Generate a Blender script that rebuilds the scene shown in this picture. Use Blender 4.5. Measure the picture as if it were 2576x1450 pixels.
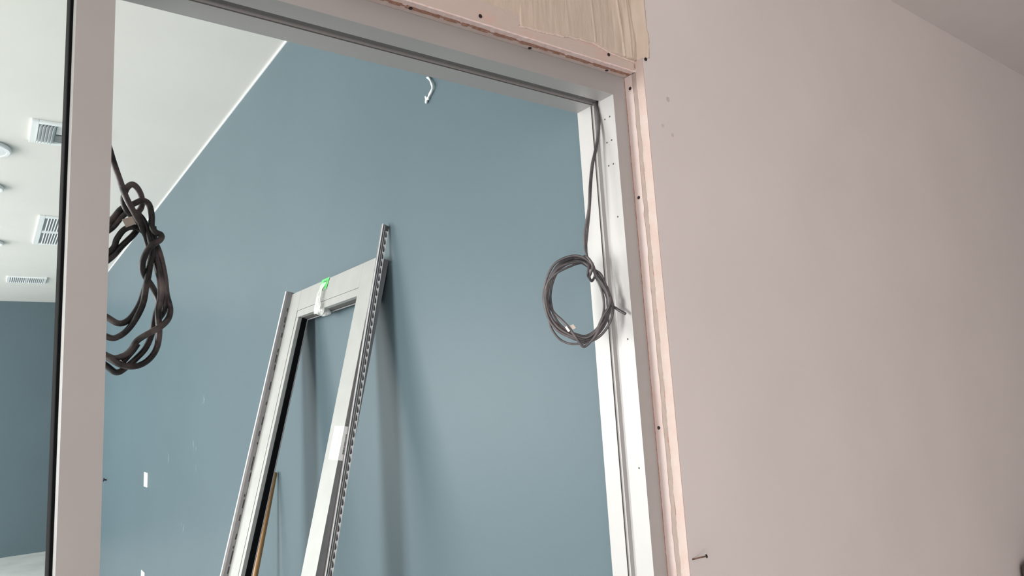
import bpy, bmesh, math, random
from mathutils import Matrix, Vector, noise

for o in list(bpy.data.objects):
    bpy.data.objects.remove(o, do_unlink=True)
scene = bpy.context.scene
COL = scene.collection

# ------------------------------------------------------------------ camera
# X runs along the partition, Y into the room beyond it, Z up (metres)
cam_data = bpy.data.cameras.new('camera')
cam_data.sensor_fit = 'HORIZONTAL'
cam_data.sensor_width = 36.0
cam_data.lens = 1786.74 / 2576.0 * 36.0
cam_data.clip_start = 0.02
cam = bpy.data.objects.new('camera', cam_data)
COL.objects.link(cam)
yaw, pit, rol = math.radians(36.539), math.radians(8.7286), math.radians(-3.4106)
F = Vector((math.sin(yaw) * math.cos(pit), math.cos(yaw) * math.cos(pit), math.sin(pit)))
R0 = Vector((math.cos(yaw), -math.sin(yaw), 0)); U0 = R0.cross(F)
R1 = R0 * math.cos(rol) + U0 * math.sin(rol); U1 = -R0 * math.sin(rol) + U0 * math.cos(rol)
M = Matrix(((R1.x, U1.x, -F.x, 0), (R1.y, U1.y, -F.y, 0), (R1.z, U1.z, -F.z, 1.75), (0, 0, 0, 1)))
cam.matrix_world = M
scene.camera = cam

# ------------------------------------------------------------------ world, lights, exposure
world = bpy.data.worlds.new('daylight'); scene.world = world
world.use_nodes = True
wbg = world.node_tree.nodes['Background']
wbg.inputs[0].default_value = (0.82, 0.92, 1.0, 1); wbg.inputs[1].default_value = 1.0

def area(name, loc, direction, sx, sy, power, colour):
    d = bpy.data.lights.new(name, 'AREA'); d.shape = 'RECTANGLE'; d.size = sx; d.size_y = sy
    d.energy = power; d.color = colour
    o = bpy.data.objects.new(name, d); COL.objects.link(o)
    o.location = loc
    o.rotation_euler = Vector(direction).to_track_quat('-Z', 'Y').to_euler()
    return o
# daylight entering through the shop windows of the blue room and of the near room
area('daylight_blue_room_front', (-4.82, 3.05, 1.75), (1, 0, 0), 1.9, 2.5, 330, (1.0, 0.985, 0.94))
area('daylight_blue_room_rear', (-4.82, 9.4, 1.75), (1, 0, 0), 5.4, 2.5, 475, (0.99, 0.985, 0.955))
area('daylight_near_room', (-2.22, -2.35, 1.55), (1, 0, 0), 2.4, 2.1, 172, (1.0, 0.90, 0.86))

scene.view_settings.view_transform = 'Standard'
scene.view_settings.look = 'None'
scene.view_settings.gamma = 1.0
scene.view_settings.use_curve_mapping = False
scene.view_settings.exposure = 0.0

# ------------------------------------------------------------------ helpers
def material(name, col, rough=0.5, metal=0.0, spec=0.5, noise_amt=0.0, noise_scale=8.0, bump=0.0, bump_scale=60.0, col2=None, detail=4.0, stretch=(1, 1, 1), ramp=(0.35, 0.65)):
    m = bpy.data.materials.new(name); m.use_nodes = True
    nt = m.node_tree; b = nt.nodes['Principled BSDF']
    b.inputs['Base Color'].default_value = (*col, 1); b.inputs['Roughness'].default_value = rough
    b.inputs['Metallic'].default_value = metal; b.inputs['Specular IOR Level'].default_value = spec
    geo = nt.nodes.new('ShaderNodeNewGeometry')
    mp = nt.nodes.new('ShaderNodeVectorMath'); mp.operation = 'MULTIPLY'; mp.inputs[1].default_value = stretch
    nt.links.new(geo.outputs['Position'], mp.inputs[0])
    if noise_amt > 0 or col2 is not None:
        n = nt.nodes.new('ShaderNodeTexNoise'); n.inputs['Scale'].default_value = noise_scale; n.inputs['Detail'].default_value = detail
        nt.links.new(mp.outputs[0], n.inputs['Vector'])
        r = nt.nodes.new('ShaderNodeValToRGB')
        r.color_ramp.elements[0].position = ramp[0]; r.color_ramp.elements[1].position = ramp[1]
        c2 = col2 if col2 is not None else tuple(c * (1 - noise_amt) for c in col)
        r.color_ramp.elements[0].color = (*col, 1); r.color_ramp.elements[1].color = (*c2, 1)
        nt.links.new(n.outputs['Fac'], r.inputs['Fac']); nt.links.new(r.outputs['Color'], b.inputs['Base Color'])
    if bump > 0:
        n2 = nt.nodes.new('ShaderNodeTexNoise'); n2.inputs['Scale'].default_value = bump_scale; n2.inputs['Detail'].default_value = 3
        nt.links.new(mp.outputs[0], n2.inputs['Vector'])
        bp = nt.nodes.new('ShaderNodeBump'); bp.inputs['Strength'].default_value = bump; bp.inputs['Distance'].default_value = 0.002
        nt.links.new(n2.outputs['Fac'], bp.inputs['Height']); nt.links.new(bp.outputs['Normal'], b.inputs['Normal'])
    return m

MT = {}
MT['blue'] = material('blue_paint', (0.100, 0.145, 0.168), 0.38, spec=0.15, noise_amt=0.05, noise_scale=1.2, bump=0.06, bump_scale=140)
MT['white'] = material('white_ceiling_paint', (0.72, 0.71, 0.68), 0.8, noise_amt=0.03, noise_scale=2)
MT['near'] = material('near_wall_paint', (0.70, 0.66, 0.65), 0.6, noise_amt=0.04, noise_scale=3.0, bump=0.05, bump_scale=120)
MT['board'] = material('low_bounce_grey', (0.30, 0.275, 0.26), 0.8, noise_amt=0.06, noise_scale=3.0)  # dark colour for unseen near-room walls, chosen to cut bounced light
MT['near_ceiling'] = material('near_ceiling_paint', (0.74, 0.70, 0.69), 0.75, noise_amt=0.03)
MT['concrete'] = material('pale_concrete', (0.62, 0.64, 0.63), 0.6, noise_amt=0.2, noise_scale=2.5, detail=8, bump=0.2, bump_scale=30)
MT['alu'] = material('clear_anodised_aluminium', (0.43, 0.427, 0.425), 0.5, metal=0.35, noise_amt=0.05, noise_scale=6, detail=6)
MT['alu_door'] = material('door_aluminium', (0.385, 0.392, 0.38), 0.5, metal=0.3, noise_amt=0.07, noise_scale=14, detail=8)
MT['alu_grey'] = material('grey_and_shaded_aluminium', (0.26, 0.26, 0.265), 0.42, metal=0.5, noise_amt=0.1, noise_scale=20)  # channel metal; also stands for shade on door and hinge edges
MT['flange'] = material('white_perforated_metal', (0.88, 0.88, 0.89), 0.4)
MT['black'] = material('black_rubber', (0.006, 0.007, 0.008), 0.9, spec=0.05, noise_amt=0.2, noise_scale=30)
MT['gypsum'] = material('pink_gypsum', (0.55, 0.45, 0.425), 0.85, col2=(0.57, 0.50, 0.48), noise_scale=22, bump=0.4, bump_scale=400)
MT['gypsum_orange'] = material('peach_gypsum', (0.52, 0.41, 0.37), 0.85, col2=(0.54, 0.46, 0.43), noise_scale=25, bump=0.5, bump_scale=300)
MT['gypsum_rough'] = material('rough_gypsum', (0.70, 0.55, 0.52), 0.9, col2=(0.76, 0.65, 0.63), noise_scale=120, bump=0.6, bump_scale=350)
MT['paper'] = material('grey_board_paper', (0.37, 0.31, 0.28), 0.85, noise_amt=0.12, noise_scale=40)
MT['torn'] = material('torn_brown_paper', (0.30, 0.15, 0.10), 0.9, col2=(0.45, 0.27, 0.21), noise_scale=160, bump=1.0, bump_scale=500)
MT['skim'] = material('skimmed_pink_board', (0.54, 0.46, 0.415), 0.75, col2=(0.66, 0.36, 0.31), noise_scale=9, detail=6, stretch=(1, 1, 3.2), ramp=(0.52, 0.84), bump=0.3, bump_scale=90)
MT['compound'] = material('beige_joint_compound', (0.53, 0.45, 0.37), 0.55, col2=(0.585, 0.50, 0.42), noise_scale=30, stretch=(3, 1, 0.6), bump=0.3, bump_scale=120)
MT['compound_pale'] = material('pale_compound_edge', (0.68, 0.57, 0.51), 0.8, noise_amt=0.1, noise_scale=60, bump=0.5, bump_scale=200)
MT['pocket'] = material('recess_shade_and_gasket', (0.10, 0.098, 0.095), 0.7, noise_amt=0.1, noise_scale=40)  # dark fill painting the shade of recesses; also a thin gasket
MT['screw'] = material('black_screw', (0.035, 0.028, 0.03), 0.5, metal=0.5, noise_amt=0.3, noise_scale=300)
MT['hole'] = material('dark_drill_hole', (0.06, 0.055, 0.055), 0.9, noise_amt=0.3, noise_scale=300)
MT['cable_dark'] = material('dusty_black_cable', (0.013, 0.013, 0.015), 0.45, col2=(0.22, 0.18, 0.175), noise_scale=26, detail=8, ramp=(0.46, 0.80), bump=0.2, bump_scale=300)
MT['cable_grey'] = material('grey_black_cable', (0.036, 0.035, 0.040), 0.38, col2=(0.11, 0.10, 0.105), noise_scale=25, bump=0.1, bump_scale=300)
MT['tag'] = material('beige_tag', (0.62, 0.55, 0.48), 0.8, noise_amt=0.15, noise_scale=80)
MT['green'] = material('green_tape', (0.13, 0.78, 0.20), 0.5, noise_amt=0.2, noise_scale=60)
MT['ink'] = material('dark_ink', (0.06, 0.07, 0.07), 0.7, noise_amt=0.2, noise_scale=200)
MT['ink_pale'] = material('faded_ink', (0.42, 0.43, 0.44), 0.8, noise_amt=0.2, noise_scale=200)
MT['label'] = material('white_label_paper', (0.92, 0.93, 0.92), 0.5, noise_amt=0.03, noise_scale=60)
MT['wood'] = material('varnished_wood', (0.46, 0.26, 0.11), 0.45, col2=(0.36, 0.19, 0.075), noise_scale=14, stretch=(4, 4, 0.6), detail=6)
MT['rust'] = material('rusty_nail', (0.16, 0.085, 0.06), 0.7, metal=0.4, noise_amt=0.5, noise_scale=200)
MT['vent'] = material('white_vent_metal', (0.82, 0.85, 0.86), 0.45, noise_amt=0.03, noise_scale=20)
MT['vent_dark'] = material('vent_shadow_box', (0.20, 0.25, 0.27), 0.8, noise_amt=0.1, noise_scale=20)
MT['diffuser'] = material('opal_diffuser', (0.84, 0.86, 0.90), 0.3, noise_amt=0.02, noise_scale=20)
MT['plate'] = material('white_plastic_plate', (0.95, 0.97, 0.98), 0.3, noise_amt=0.02, noise_scale=20)
MT['fleck'] = material('pale_scuff', (0.20, 0.26, 0.285), 0.7, noise_amt=0.2, noise_scale=90)
MT['fleck_dark'] = material('dark_scuff', (0.60, 0.555, 0.54), 0.7, noise_amt=0.15, noise_scale=60)
MT['case'] = material('dark_brown_plastic', (0.085, 0.070, 0.066), 0.55, noise_amt=0.2, noise_scale=25, bump=0.2, bump_scale=200)

def plastic_film():
    m = bpy.data.materials.new('clear_plastic_wrap'); m.use_nodes = True
    nt = m.node_tree; b = nt.nodes['Principled BSDF']
    b.inputs['Base Color'].default_value = (0.9, 0.92, 0.9, 1); b.inputs['Roughness'].default_value = 0.15
    n = nt.nodes.new('ShaderNodeTexNoise'); n.inputs['Scale'].default_value = 60
    r = nt.nodes.new('ShaderNodeMapRange'); r.inputs['To Min'].default_value = 0.25; r.inputs['To Max'].default_value = 0.85
    nt.links.new(n.outputs['Fac'], r.inputs['Value']); nt.links.new(r.outputs['Result'], b.inputs['Alpha'])
    return m
MT['film'] = plastic_film()
def clear_glass():
    m = bpy.data.materials.new('clear_window_glass'); m.use_nodes = True
    nt = m.node_tree; nt.nodes.clear()
    out = nt.nodes.new('ShaderNodeOutputMaterial'); mix = nt.nodes.new('ShaderNodeMixShader')
    t = nt.nodes.new('ShaderNodeBsdfTransparent'); t.inputs[0].default_value = (0.985, 0.995, 0.99, 1)
    g = nt.nodes.new('ShaderNodeBsdfGlossy'); g.inputs['Roughness'].default_value = 0.0
    fr = nt.nodes.new('ShaderNodeFresnel'); fr.inputs['IOR'].default_value = 1.35
    nt.links.new(fr.outputs[0], mix.inputs[0]); nt.links.new(t.outputs[0], mix.inputs[1]); nt.links.new(g.outputs[0], mix.inputs[2])
    nt.links.new(mix.outputs[0], out.inputs[0])
    return m
MT['glass'] = clear_glass()

def link(name, verts, faces, mat, parent=None, smooth=False, recentre=True):
    """one mesh object; verts are in the space of the parent's frame (or world), origin moved to their centre"""
    c = Vector((0, 0, 0))
    if recentre and verts:
        lo = [min(v[i] for v in verts) for i in range(3)]; hi = [max(v[i] for v in verts) for i in range(3)]
        c = Vector([(a + b) / 2 for a, b in zip(lo, hi)])
    me = bpy.data.meshes.new(name)
    me.from_pydata([tuple(Vector(v) - c) for v in verts], [], faces)
    bm = bmesh.new(); bm.from_mesh(me); bmesh.ops.recalc_face_normals(bm, faces=bm.faces); bm.to_mesh(me); bm.free()
    me.update(); me.materials.append(MT[mat])
    if smooth:
        for p in me.polygons: p.use_smooth = True
    o = bpy.data.objects.new(name, me); COL.objects.link(o)
    if parent is not None:
        o.parent = parent
        if not parent.get('_frame'):          # parent keeps world-aligned axes: store relative to its origin
            c = c - parent_origin(parent)
    o.location = c
    return o
def parent_origin(p):
    v = Vector(p.location)
    while p.parent is not None and not p.parent.get('_frame'):
        p = p.parent; v += Vector(p.location)
    return v
def box_geo(lo, hi, bevel=0.0):
    bm = bmesh.new()
    bmesh.ops.create_cube(bm, size=1)
    for v in bm.verts:
        v.co = Vector([(lo[i] + hi[i]) / 2 + v.co[i] * (hi[i] - lo[i]) for i in range(3)])
    if bevel > 0:
        bmesh.ops.bevel(bm, geom=bm.edges[:], offset=bevel, segments=2, affect='EDGES', profile=0.5)
    bm.verts.index_update()
    vs = [tuple(v.co) for v in bm.verts]; fs = [[v.index for v in f.verts] for f in bm.faces]
    bm.free()
    return vs, fs
def box(name, lo, hi, mat, parent=None, bevel=0.0):
    vs, fs = box_geo(lo, hi, bevel)
    return link(name, vs, fs, mat, parent)
def boxes(name, lst, mat, parent=None, bevel=0.0):
    V, Fc = [], []
    for lo, hi in lst:
        vs, fs = box_geo(lo, hi, bevel); n = len(V)
        V += vs; Fc += [[i + n for i in f] for f in fs]
    return link(name, V, Fc, mat, parent)
def extrude(name, profile, axis, a0, a1, mat, parent=None):
    """closed 2-D profile extruded along an axis; profile holds the other two coordinates in XYZ order"""
    n = len(profile); V = []
    for a in (a0, a1):
        for p, q in profile:
            V.append({'X': (a, p, q), 'Y': (p, a, q), 'Z': (p, q, a)}[axis])
    fs = [[i, (i + 1) % n, n + (i + 1) % n, n + i] for i in range(n)] + [list(range(n)), list(range(n, 2 * n))]
    return link(name, V, fs, mat, parent)
def smooth_path(pts, sub=6):
    P = [Vector(p) for p in pts]; out = []
    for i in range(len(P) - 1):
        p0 = P[i - 1] if i > 0 else P[i] * 2 - P[i + 1]; p1, p2 = P[i], P[i + 1]
        p3 = P[i + 2] if i + 2 < len(P) else P[i + 1] * 2 - P[i]
        for k in range(sub):
            t = k / sub
            out.append(0.5 * (2 * p1 + (p2 - p0) * t + (2 * p0 - 5 * p1 + 4 * p2 - p3) * t * t + (3 * p1 - p0 - 3 * p2 + p3) * t ** 3))
    out.append(P[-1])
    return out
def tube_geo(path, r, seg=10, rfun=None):
    V, Fc = [], []
    t = (path[1] - path[0]).normalized()
    up = Vector((0, 0, 1)) if abs(t.z) < 0.9 else Vector((1, 0, 0))
    nrm = (up - t * up.dot(t)).normalized()
    for i, p in enumerate(path):
        a = path[max(i - 1, 0)]; b = path[min(i + 1, len(path) - 1)]
        t = (b - a)
        if t.length < 1e-9: t = Vector((0, 0, 1))
        t.normalize()
        nrm = nrm - t * nrm.dot(t)
        if nrm.length < 1e-6: nrm = t.orthogonal()
        nrm.normalize(); bn = t.cross(nrm)
        rr = r if rfun is None else rfun(i / (len(path) - 1)) * r
        for k in range(seg):
            an = 2 * math.pi * k / seg
            V.append(tuple(p + nrm * math.cos(an) * rr + bn * math.sin(an) * rr))
    m = len(path)
    for i in range(m - 1):
        for k in range(seg):
            Fc.append([i * seg + k, i * seg + (k + 1) % seg, (i + 1) * seg + (k + 1) % seg, (i + 1) * seg + k])
    Fc.append(list(range(seg))); Fc.append(list(range((m - 1) * seg, m * seg)))
    return V, Fc
def tubes(name, paths, r, mat, parent=None, sub=6, seg=10, rfun=None):
    V, Fc = [], []
    for p in paths:
        vs, fs = tube_geo(smooth_path(p, sub), r, seg, rfun); n = len(V)
        V += vs; Fc += [[i + n for i in f] for f in fs]
    return link(name, V, Fc, mat, parent, smooth=True)
def lathe(name, centre, axis, prof, mat, parent=None, seg=32, smooth=False):
    """prof: (radius, offset along axis)"""
    a = Vector(axis).normalized(); u = a.orthogonal().normalized(); w = a.cross(u); c = Vector(centre)
    V, Fc = [], []
    for r, h in prof:
        for k in range(seg):
            an = 2 * math.pi * k / seg
            V.append(tuple(c + a * h + (u * math.cos(an) + w * math.sin(an)) * r))
    for i in range(len(prof) - 1):
        for k in range(seg):
            Fc.append([i * seg + k, i * seg + (k + 1) % seg, (i + 1) * seg + (k + 1) % seg, (i + 1) * seg + k])
    Fc.append(list(range(seg))); Fc.append(list(range((len(prof) - 1) * seg, len(prof) * seg)))
    return link(name, V, Fc, mat, parent, smooth=smooth)
def grid(name, fn, nu, nv, mat, parent=None, smooth=True):
    V = [tuple(fn(i / nu, j / nv)) for j in range(nv + 1) for i in range(nu + 1)]
    fs = [[j * (nu + 1) + i, j * (nu + 1) + i + 1, (j + 1) * (nu + 1) + i + 1, (j + 1) * (nu + 1) + i] for j in range(nv) for i in range(nu)]
    return link(name, V, fs, mat, parent, smooth=smooth)
def tag(o, label, cat, group=None):
    o['label'] = label; o['category'] = cat
    if group: o['group'] = group
    return o
def struct(o):
    o['kind'] = 'structure'
    return o
def empty(name, loc, rot=None, frame=False):
    o = bpy.data.objects.new(name, None); COL.objects.link(o); o.empty_display_size = 0.1
    if rot is not None:
        m = rot.to_4x4(); m.translation = Vector(loc); o.matrix_world = m
    else:
        o.location = loc
    if frame: o['_frame'] = 1
    return o
def nz(x, y=0.0, z=0.0): return noise.noise(Vector((x, y, z)))

# cable centre lines (metres)
LC_MAIN=[(0.1296,1.1460,2.1408),(0.1355,1.1500,2.1237),(0.1437,1.1500,2.0990),(0.1500,1.1380,2.0731),(0.1604,1.1380,2.0520),(0.1712,1.1420,2.0339),(0.1808,1.1540,2.0162),(0.1865,1.1580,1.9896),(0.1854,1.1580,1.9639),(0.1792,1.1540,1.9377),(0.1722,1.1500,1.9150),(0.1608,1.1500,1.8952),(0.1480,1.1500,1.8877),(0.1346,1.1540,1.8953),(0.1123,1.1620,1.9160),(0.1014,1.1680,1.9570),(0.1019,1.1680,2.0022),(0.1165,1.1620,2.0229),(0.1354,1.1600,2.0431),(0.1471,1.1580,2.0598),(0.1610,1.1500,2.0664),(0.1721,1.1440,2.0718),(0.1807,1.1400,2.0661),(0.1846,1.1380,2.0493),(0.1851,1.1380,2.0322),(0.1898,1.1360,2.0233),(0.1974,1.1360,2.0197),(0.1957,1.1320,2.0114),(0.1832,1.1300,2.0002),(0.1756,1.1320,1.9858),(0.1732,1.1360,1.9708),(0.1780,1.1460,1.9589),(0.1880,1.1560,1.9476),(0.1952,1.1640,1.9378),(0.2002,1.1620,1.9206),(0.1952,1.1560,1.9007),(0.1905,1.1560,1.8736),(0.1826,1.1540,1.8528),(0.1718,1.1560,1.8388),(0.1574,1.1540,1.8245),(0.1460,1.1540,1.8180),(0.1350,1.1580,1.8267),(0.1126,1.1640,1.8503),(0.0980,1.1720,1.9069),(0.0980,1.1740,1.9742),(0.1158,1.1700,2.0120),(0.1361,1.1640,2.0310),(0.1462,1.1600,2.0459),(0.1553,1.1540,2.0548),(0.1637,1.1480,2.0542),(0.1753,1.1480,2.0422),(0.1841,1.1460,2.0169),(0.1871,1.1440,1.9933),(0.1831,1.1400,1.9690),(0.1798,1.1420,1.9441),(0.1769,1.1440,1.9194),(0.1693,1.1420,1.8985),(0.1593,1.1500,1.8805),(0.1475,1.1540,1.8696),(0.1357,1.1580,1.8683),(0.1135,1.1660,1.8863),(0.1040,1.1720,1.9374),(0.1096,1.1680,1.9738),(0.1367,1.1620,1.9978),(0.1423,1.1580,2.0134),(0.1506,1.1540,2.0271),(0.1622,1.1540,2.0327),(0.1760,1.1580,2.0291),(0.1888,1.1540,2.0169),(0.1975,1.1520,1.9978),(0.2032,1.1540,1.9771),(0.2066,1.1520,1.9555),(0.2088,1.1500,1.9319),(0.2130,1.1460,1.9103),(0.2098,1.1400,1.8948),(0.1987,1.1340,1.8820),(0.1823,1.1340,1.8716),(0.1693,1.1400,1.8621),(0.1617,1.1440,1.8491),(0.1527,1.1480,1.8409),(0.1377,1.1540,1.8396),(0.1157,1.1640,1.8602),(0.1035,1.1740,1.9012),(0.1056,1.1740,1.9501),(0.1202,1.1680,1.9704),(0.1375,1.1640,1.9878),(0.1492,1.1620,2.0042),(0.1636,1.1620,2.0218),(0.1730,1.1640,2.0360),(0.1804,1.1600,2.0343),(0.1881,1.1560,2.0086),(0.1938,1.1440,1.9789),(0.1980,1.1420,1.9534),(0.1991,1.1400,1.9279),(0.1964,1.1420,1.9052),(0.1987,1.1460,1.8767),(0.1978,1.1520,1.8567),(0.1920,1.1540,1.8421),(0.1808,1.1520,1.8307),(0.1661,1.1460,1.8253),(0.1509,1.1460,1.8280),(0.1388,1.1480,1.8355),(0.1255,1.1560,1.8475)]
LC_LOOP=[(0.1733,1.1540,2.0370),(0.1617,1.1520,2.0471),(0.1523,1.1500,2.0573),(0.1483,1.1480,2.0713),(0.1515,1.1460,2.0878),(0.1589,1.1460,2.0956),(0.1669,1.1480,2.0903),(0.1733,1.1540,2.0780),(0.1734,1.1580,2.0650),(0.1686,1.1620,2.0531),(0.1730,1.1640,2.0371)]
LC_END=[(0.1714,1.1500,1.8586),(0.1656,1.1520,1.8487),(0.1580,1.1540,1.8389),(0.1533,1.1540,1.8330)]
LC_FOLD=[(0.1888,1.1500,2.0354),(0.1917,1.1540,2.0150),(0.1927,1.1500,1.9885),(0.1958,1.1480,1.9670),(0.2030,1.1460,1.9416),(0.2060,1.1480,1.9167),(0.2048,1.1540,1.9049),(0.1986,1.1580,1.8948)]
LC_TAG=[(0.1456,1.1380,2.0385),(0.1585,1.1360,2.0443),(0.1633,1.1340,2.0330),(0.1510,1.1360,2.0268)]
RC_FEED_A=[(1.0346,1.0519,2.3658),(1.0294,1.0432,2.3272),(1.0217,1.0420,2.2853),(1.0132,1.0470,2.2476),(1.0068,1.0501,2.2240),(0.9998,1.0536,2.1788),(0.9952,1.0578,2.1295),(0.9859,1.0662,2.0777),(0.9836,1.0655,2.0445),(0.9835,1.0602,2.0250)]
RC_FEED_B=[(1.0404,1.0548,2.3681),(1.0352,1.0460,2.3294),(1.0275,1.0449,2.2873),(1.0189,1.0499,2.2495),(1.0125,1.0530,2.2257),(1.0055,1.0566,2.1804),(1.0008,1.0608,2.1309),(0.9929,1.0653,2.0782),(0.9860,1.0660,2.0414),(0.9853,1.0613,2.0220)]
RC_MAIN=[(0.9850,1.0589,2.0217),(0.9862,1.0551,2.0124),(0.9908,1.0617,2.0088),(0.9845,1.0726,2.0239),(0.9736,1.0866,2.0301),(0.9585,1.1026,2.0256),(0.9454,1.1143,2.0143),(0.9363,1.1201,1.9965),(0.9287,1.1228,1.9755),(0.9222,1.1234,1.9518),(0.9199,1.1202,1.9280),(0.9216,1.1144,1.9036),(0.9308,1.1038,1.8828),(0.9448,1.0912,1.8693),(0.9604,1.0796,1.8595),(0.9750,1.0706,1.8555),(0.9924,1.0603,1.8642),(1.0077,1.0518,1.8835),(1.0172,1.0475,1.9063),(1.0199,1.0474,1.9273),(1.0168,1.0502,1.9491),(1.0103,1.0536,1.9673),(1.0022,1.0567,1.9862),(0.9992,1.0659,2.0165),(0.9884,1.0758,2.0278),(0.9738,1.0868,2.0292),(0.9561,1.0986,2.0223),(0.9406,1.1074,2.0117),(0.9286,1.1128,1.9958),(0.9189,1.1172,1.9757),(0.9124,1.1205,1.9515),(0.9125,1.1202,1.9265),(0.9179,1.1174,1.9012),(0.9313,1.1094,1.8796),(0.9491,1.0986,1.8658),(0.9673,1.0876,1.8563),(0.9826,1.0782,1.8539),(0.9984,1.0666,1.8649),(1.0102,1.0562,1.8851),(1.0165,1.0484,1.9069),(1.0178,1.0432,1.9264),(1.0148,1.0407,1.9484),(1.0085,1.0411,1.9686),(0.9997,1.0447,1.9899),(0.9922,1.0667,2.0053),(0.9807,1.0720,2.0141),(0.9669,1.0790,2.0172),(0.9505,1.0892,2.0142),(0.9363,1.0992,2.0070),(0.9268,1.1072,1.9930),(0.9209,1.1144,1.9740),(0.9185,1.1204,1.9513),(0.9217,1.1227,1.9283),(0.9287,1.1217,1.9050),(0.9417,1.1146,1.8856),(0.9572,1.1034,1.8740),(0.9712,1.0913,1.8667),(0.9815,1.0802,1.8648),(0.9923,1.0666,1.8728),(1.0015,1.0532,1.8883),(1.0079,1.0421,1.9066),(1.0102,1.0356,1.9251),(1.0077,1.0351,1.9471),(1.0017,1.0400,1.9662),(0.9945,1.0483,1.9845),(0.9875,1.0564,2.0101),(0.9766,1.0632,2.0238),(0.9629,1.0747,2.0300),(0.9466,1.0910,2.0268),(0.9337,1.1063,2.0174),(0.9264,1.1179,2.0007),(0.9219,1.1272,1.9792),(0.9198,1.1338,1.9540),(0.9225,1.1344,1.9285),(0.9284,1.1298,1.9030),(0.9398,1.1179,1.8819),(0.9532,1.1022,1.8684),(0.9658,1.0858,1.8578),(0.9764,1.0710,1.8521),(0.9902,1.0540,1.8589),(1.0031,1.0394,1.8774),(1.0117,1.0309,1.9009),(1.0146,1.0300,1.9236),(1.0126,1.0355,1.9479),(1.0084,1.0443,1.9680),(1.0036,1.0539,1.9885),(0.9840,1.0571,2.0041),(0.9771,1.0669,2.0159),(0.9678,1.0801,2.0196),(0.9564,1.0957,2.0153),(0.9471,1.1089,2.0067),(0.9408,1.1177,1.9923),(0.9356,1.1234,1.9738),(0.9315,1.1256,1.9520),(0.9307,1.1228,1.9301),(0.9320,1.1167,1.9078),(0.9383,1.1058,1.8881),(0.9481,1.0922,1.8741),(0.9597,1.0785,1.8635),(0.9709,1.0675,1.8597),(0.9846,1.0566,1.8694),(0.9964,1.0495,1.8888),(1.0044,1.0473,1.9098),(1.0088,1.0487,1.9283),(1.0102,1.0522,1.9482),(1.0088,1.0567,1.9662),(1.0043,1.0617,1.9854),(0.9932,1.0622,2.0118),(0.9854,1.0740,2.0232),(0.9743,1.0874,2.0270),(0.9593,1.1021,2.0227),(0.9455,1.1134,2.0132),(0.9348,1.1196,1.9971),(0.9257,1.1230,1.9764),(0.9182,1.1243,1.9521),(0.9155,1.1219,1.9271),(0.9174,1.1168,1.9011),(0.9279,1.1061,1.8788),(0.9441,1.0927,1.8653),(0.9613,1.0806,1.8578),(0.9760,1.0722,1.8575),(0.9921,1.0631,1.8684),(1.0064,1.0552,1.8867),(1.0171,1.0490,1.9070),(1.0227,1.0452,1.9266),(1.0217,1.0449,1.9497),(1.0150,1.0476,1.9700),(1.0046,1.0521,1.9900),(0.9956,1.0695,2.0071),(0.9863,1.0770,2.0183),(0.9729,1.0858,2.0222),(0.9559,1.0964,2.0180),(0.9405,1.1049,2.0090),(0.9288,1.1103,1.9940),(0.9197,1.1150,1.9746),(0.9139,1.1187,1.9511),(0.9150,1.1186,1.9270),(0.9218,1.1156,1.9034),(0.9361,1.1076,1.8851),(0.9530,1.0977,1.8748),(0.9688,1.0885,1.8674),(0.9819,1.0803,1.8636),(0.9966,1.0686,1.8697),(1.0095,1.0561,1.8855),(1.0170,1.0462,1.9058),(1.0176,1.0410,1.9259),(1.0119,1.0407,1.9480),(1.0030,1.0437,1.9661),(0.9937,1.0485,1.9839)]
RC_TAIL=[(0.9862,1.0551,1.8684),(0.9951,1.0418,1.8987),(1.0006,1.0342,1.9112),(1.0078,1.0277,1.9290),(1.0140,1.0355,1.9422),(1.0174,1.0432,1.9332),(1.0184,1.0370,1.9230),(1.0206,1.0215,1.9120),(1.0253,1.0065,1.9015)]
RC_WRAP=[(0.9857,1.0690,2.0298),(0.9833,1.0792,2.0276),(0.9801,1.0606,2.0265),(0.9818,1.0510,2.0165),(0.9832,1.0470,2.0039),(0.9814,1.0514,1.9909),(0.9841,1.0597,1.9840),(0.9983,1.0684,1.9776),(1.0055,1.0647,1.9911),(0.9976,1.0610,2.0039),(0.9827,1.0555,2.0072),(0.9775,1.0549,1.9947),(0.9794,1.0586,1.9869),(0.9946,1.0691,1.9809)]
RC_LOW=[(0.9812,1.0757,2.0160),(0.9683,1.0792,2.0138),(0.9553,1.0829,2.0088),(0.9423,1.0891,2.0031),(0.9293,1.0981,1.9954),(0.9174,1.1088,1.9821),(0.9140,1.1173,1.9645),(0.9179,1.1272,1.9422),(0.9228,1.1282,1.9133),(0.9271,1.1243,1.8857),(0.9365,1.1131,1.8625),(0.9483,1.0972,1.8509),(0.9600,1.0840,1.8489),(0.9718,1.0734,1.8502),(0.9888,1.0662,1.8612)]
RC_VEE=[(0.9247,1.1291,1.9530),(0.9268,1.1245,1.9318),(0.9303,1.1133,1.9141),(0.9358,1.1004,1.8999),(0.9422,1.0866,1.8824),(0.9516,1.0781,1.8615),(0.9631,1.0732,1.8432),(0.9713,1.0685,1.8447),(0.9792,1.0560,1.8576),(0.9874,1.0486,1.8727),(0.9999,1.0428,1.8922),(1.0106,1.0413,1.9090),(1.0176,1.0430,1.9264)]
RC_TAG_A=[(0.9528,1.0958,1.8874),(0.9572,1.0892,1.8896),(0.9595,1.0845,1.8815),(0.9558,1.0905,1.8788)]
RC_TAG_B=[(0.9350,1.0903,1.8836),(0.9373,1.0869,1.8849),(0.9411,1.0822,1.8752),(0.9388,1.0856,1.8731)]

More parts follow.
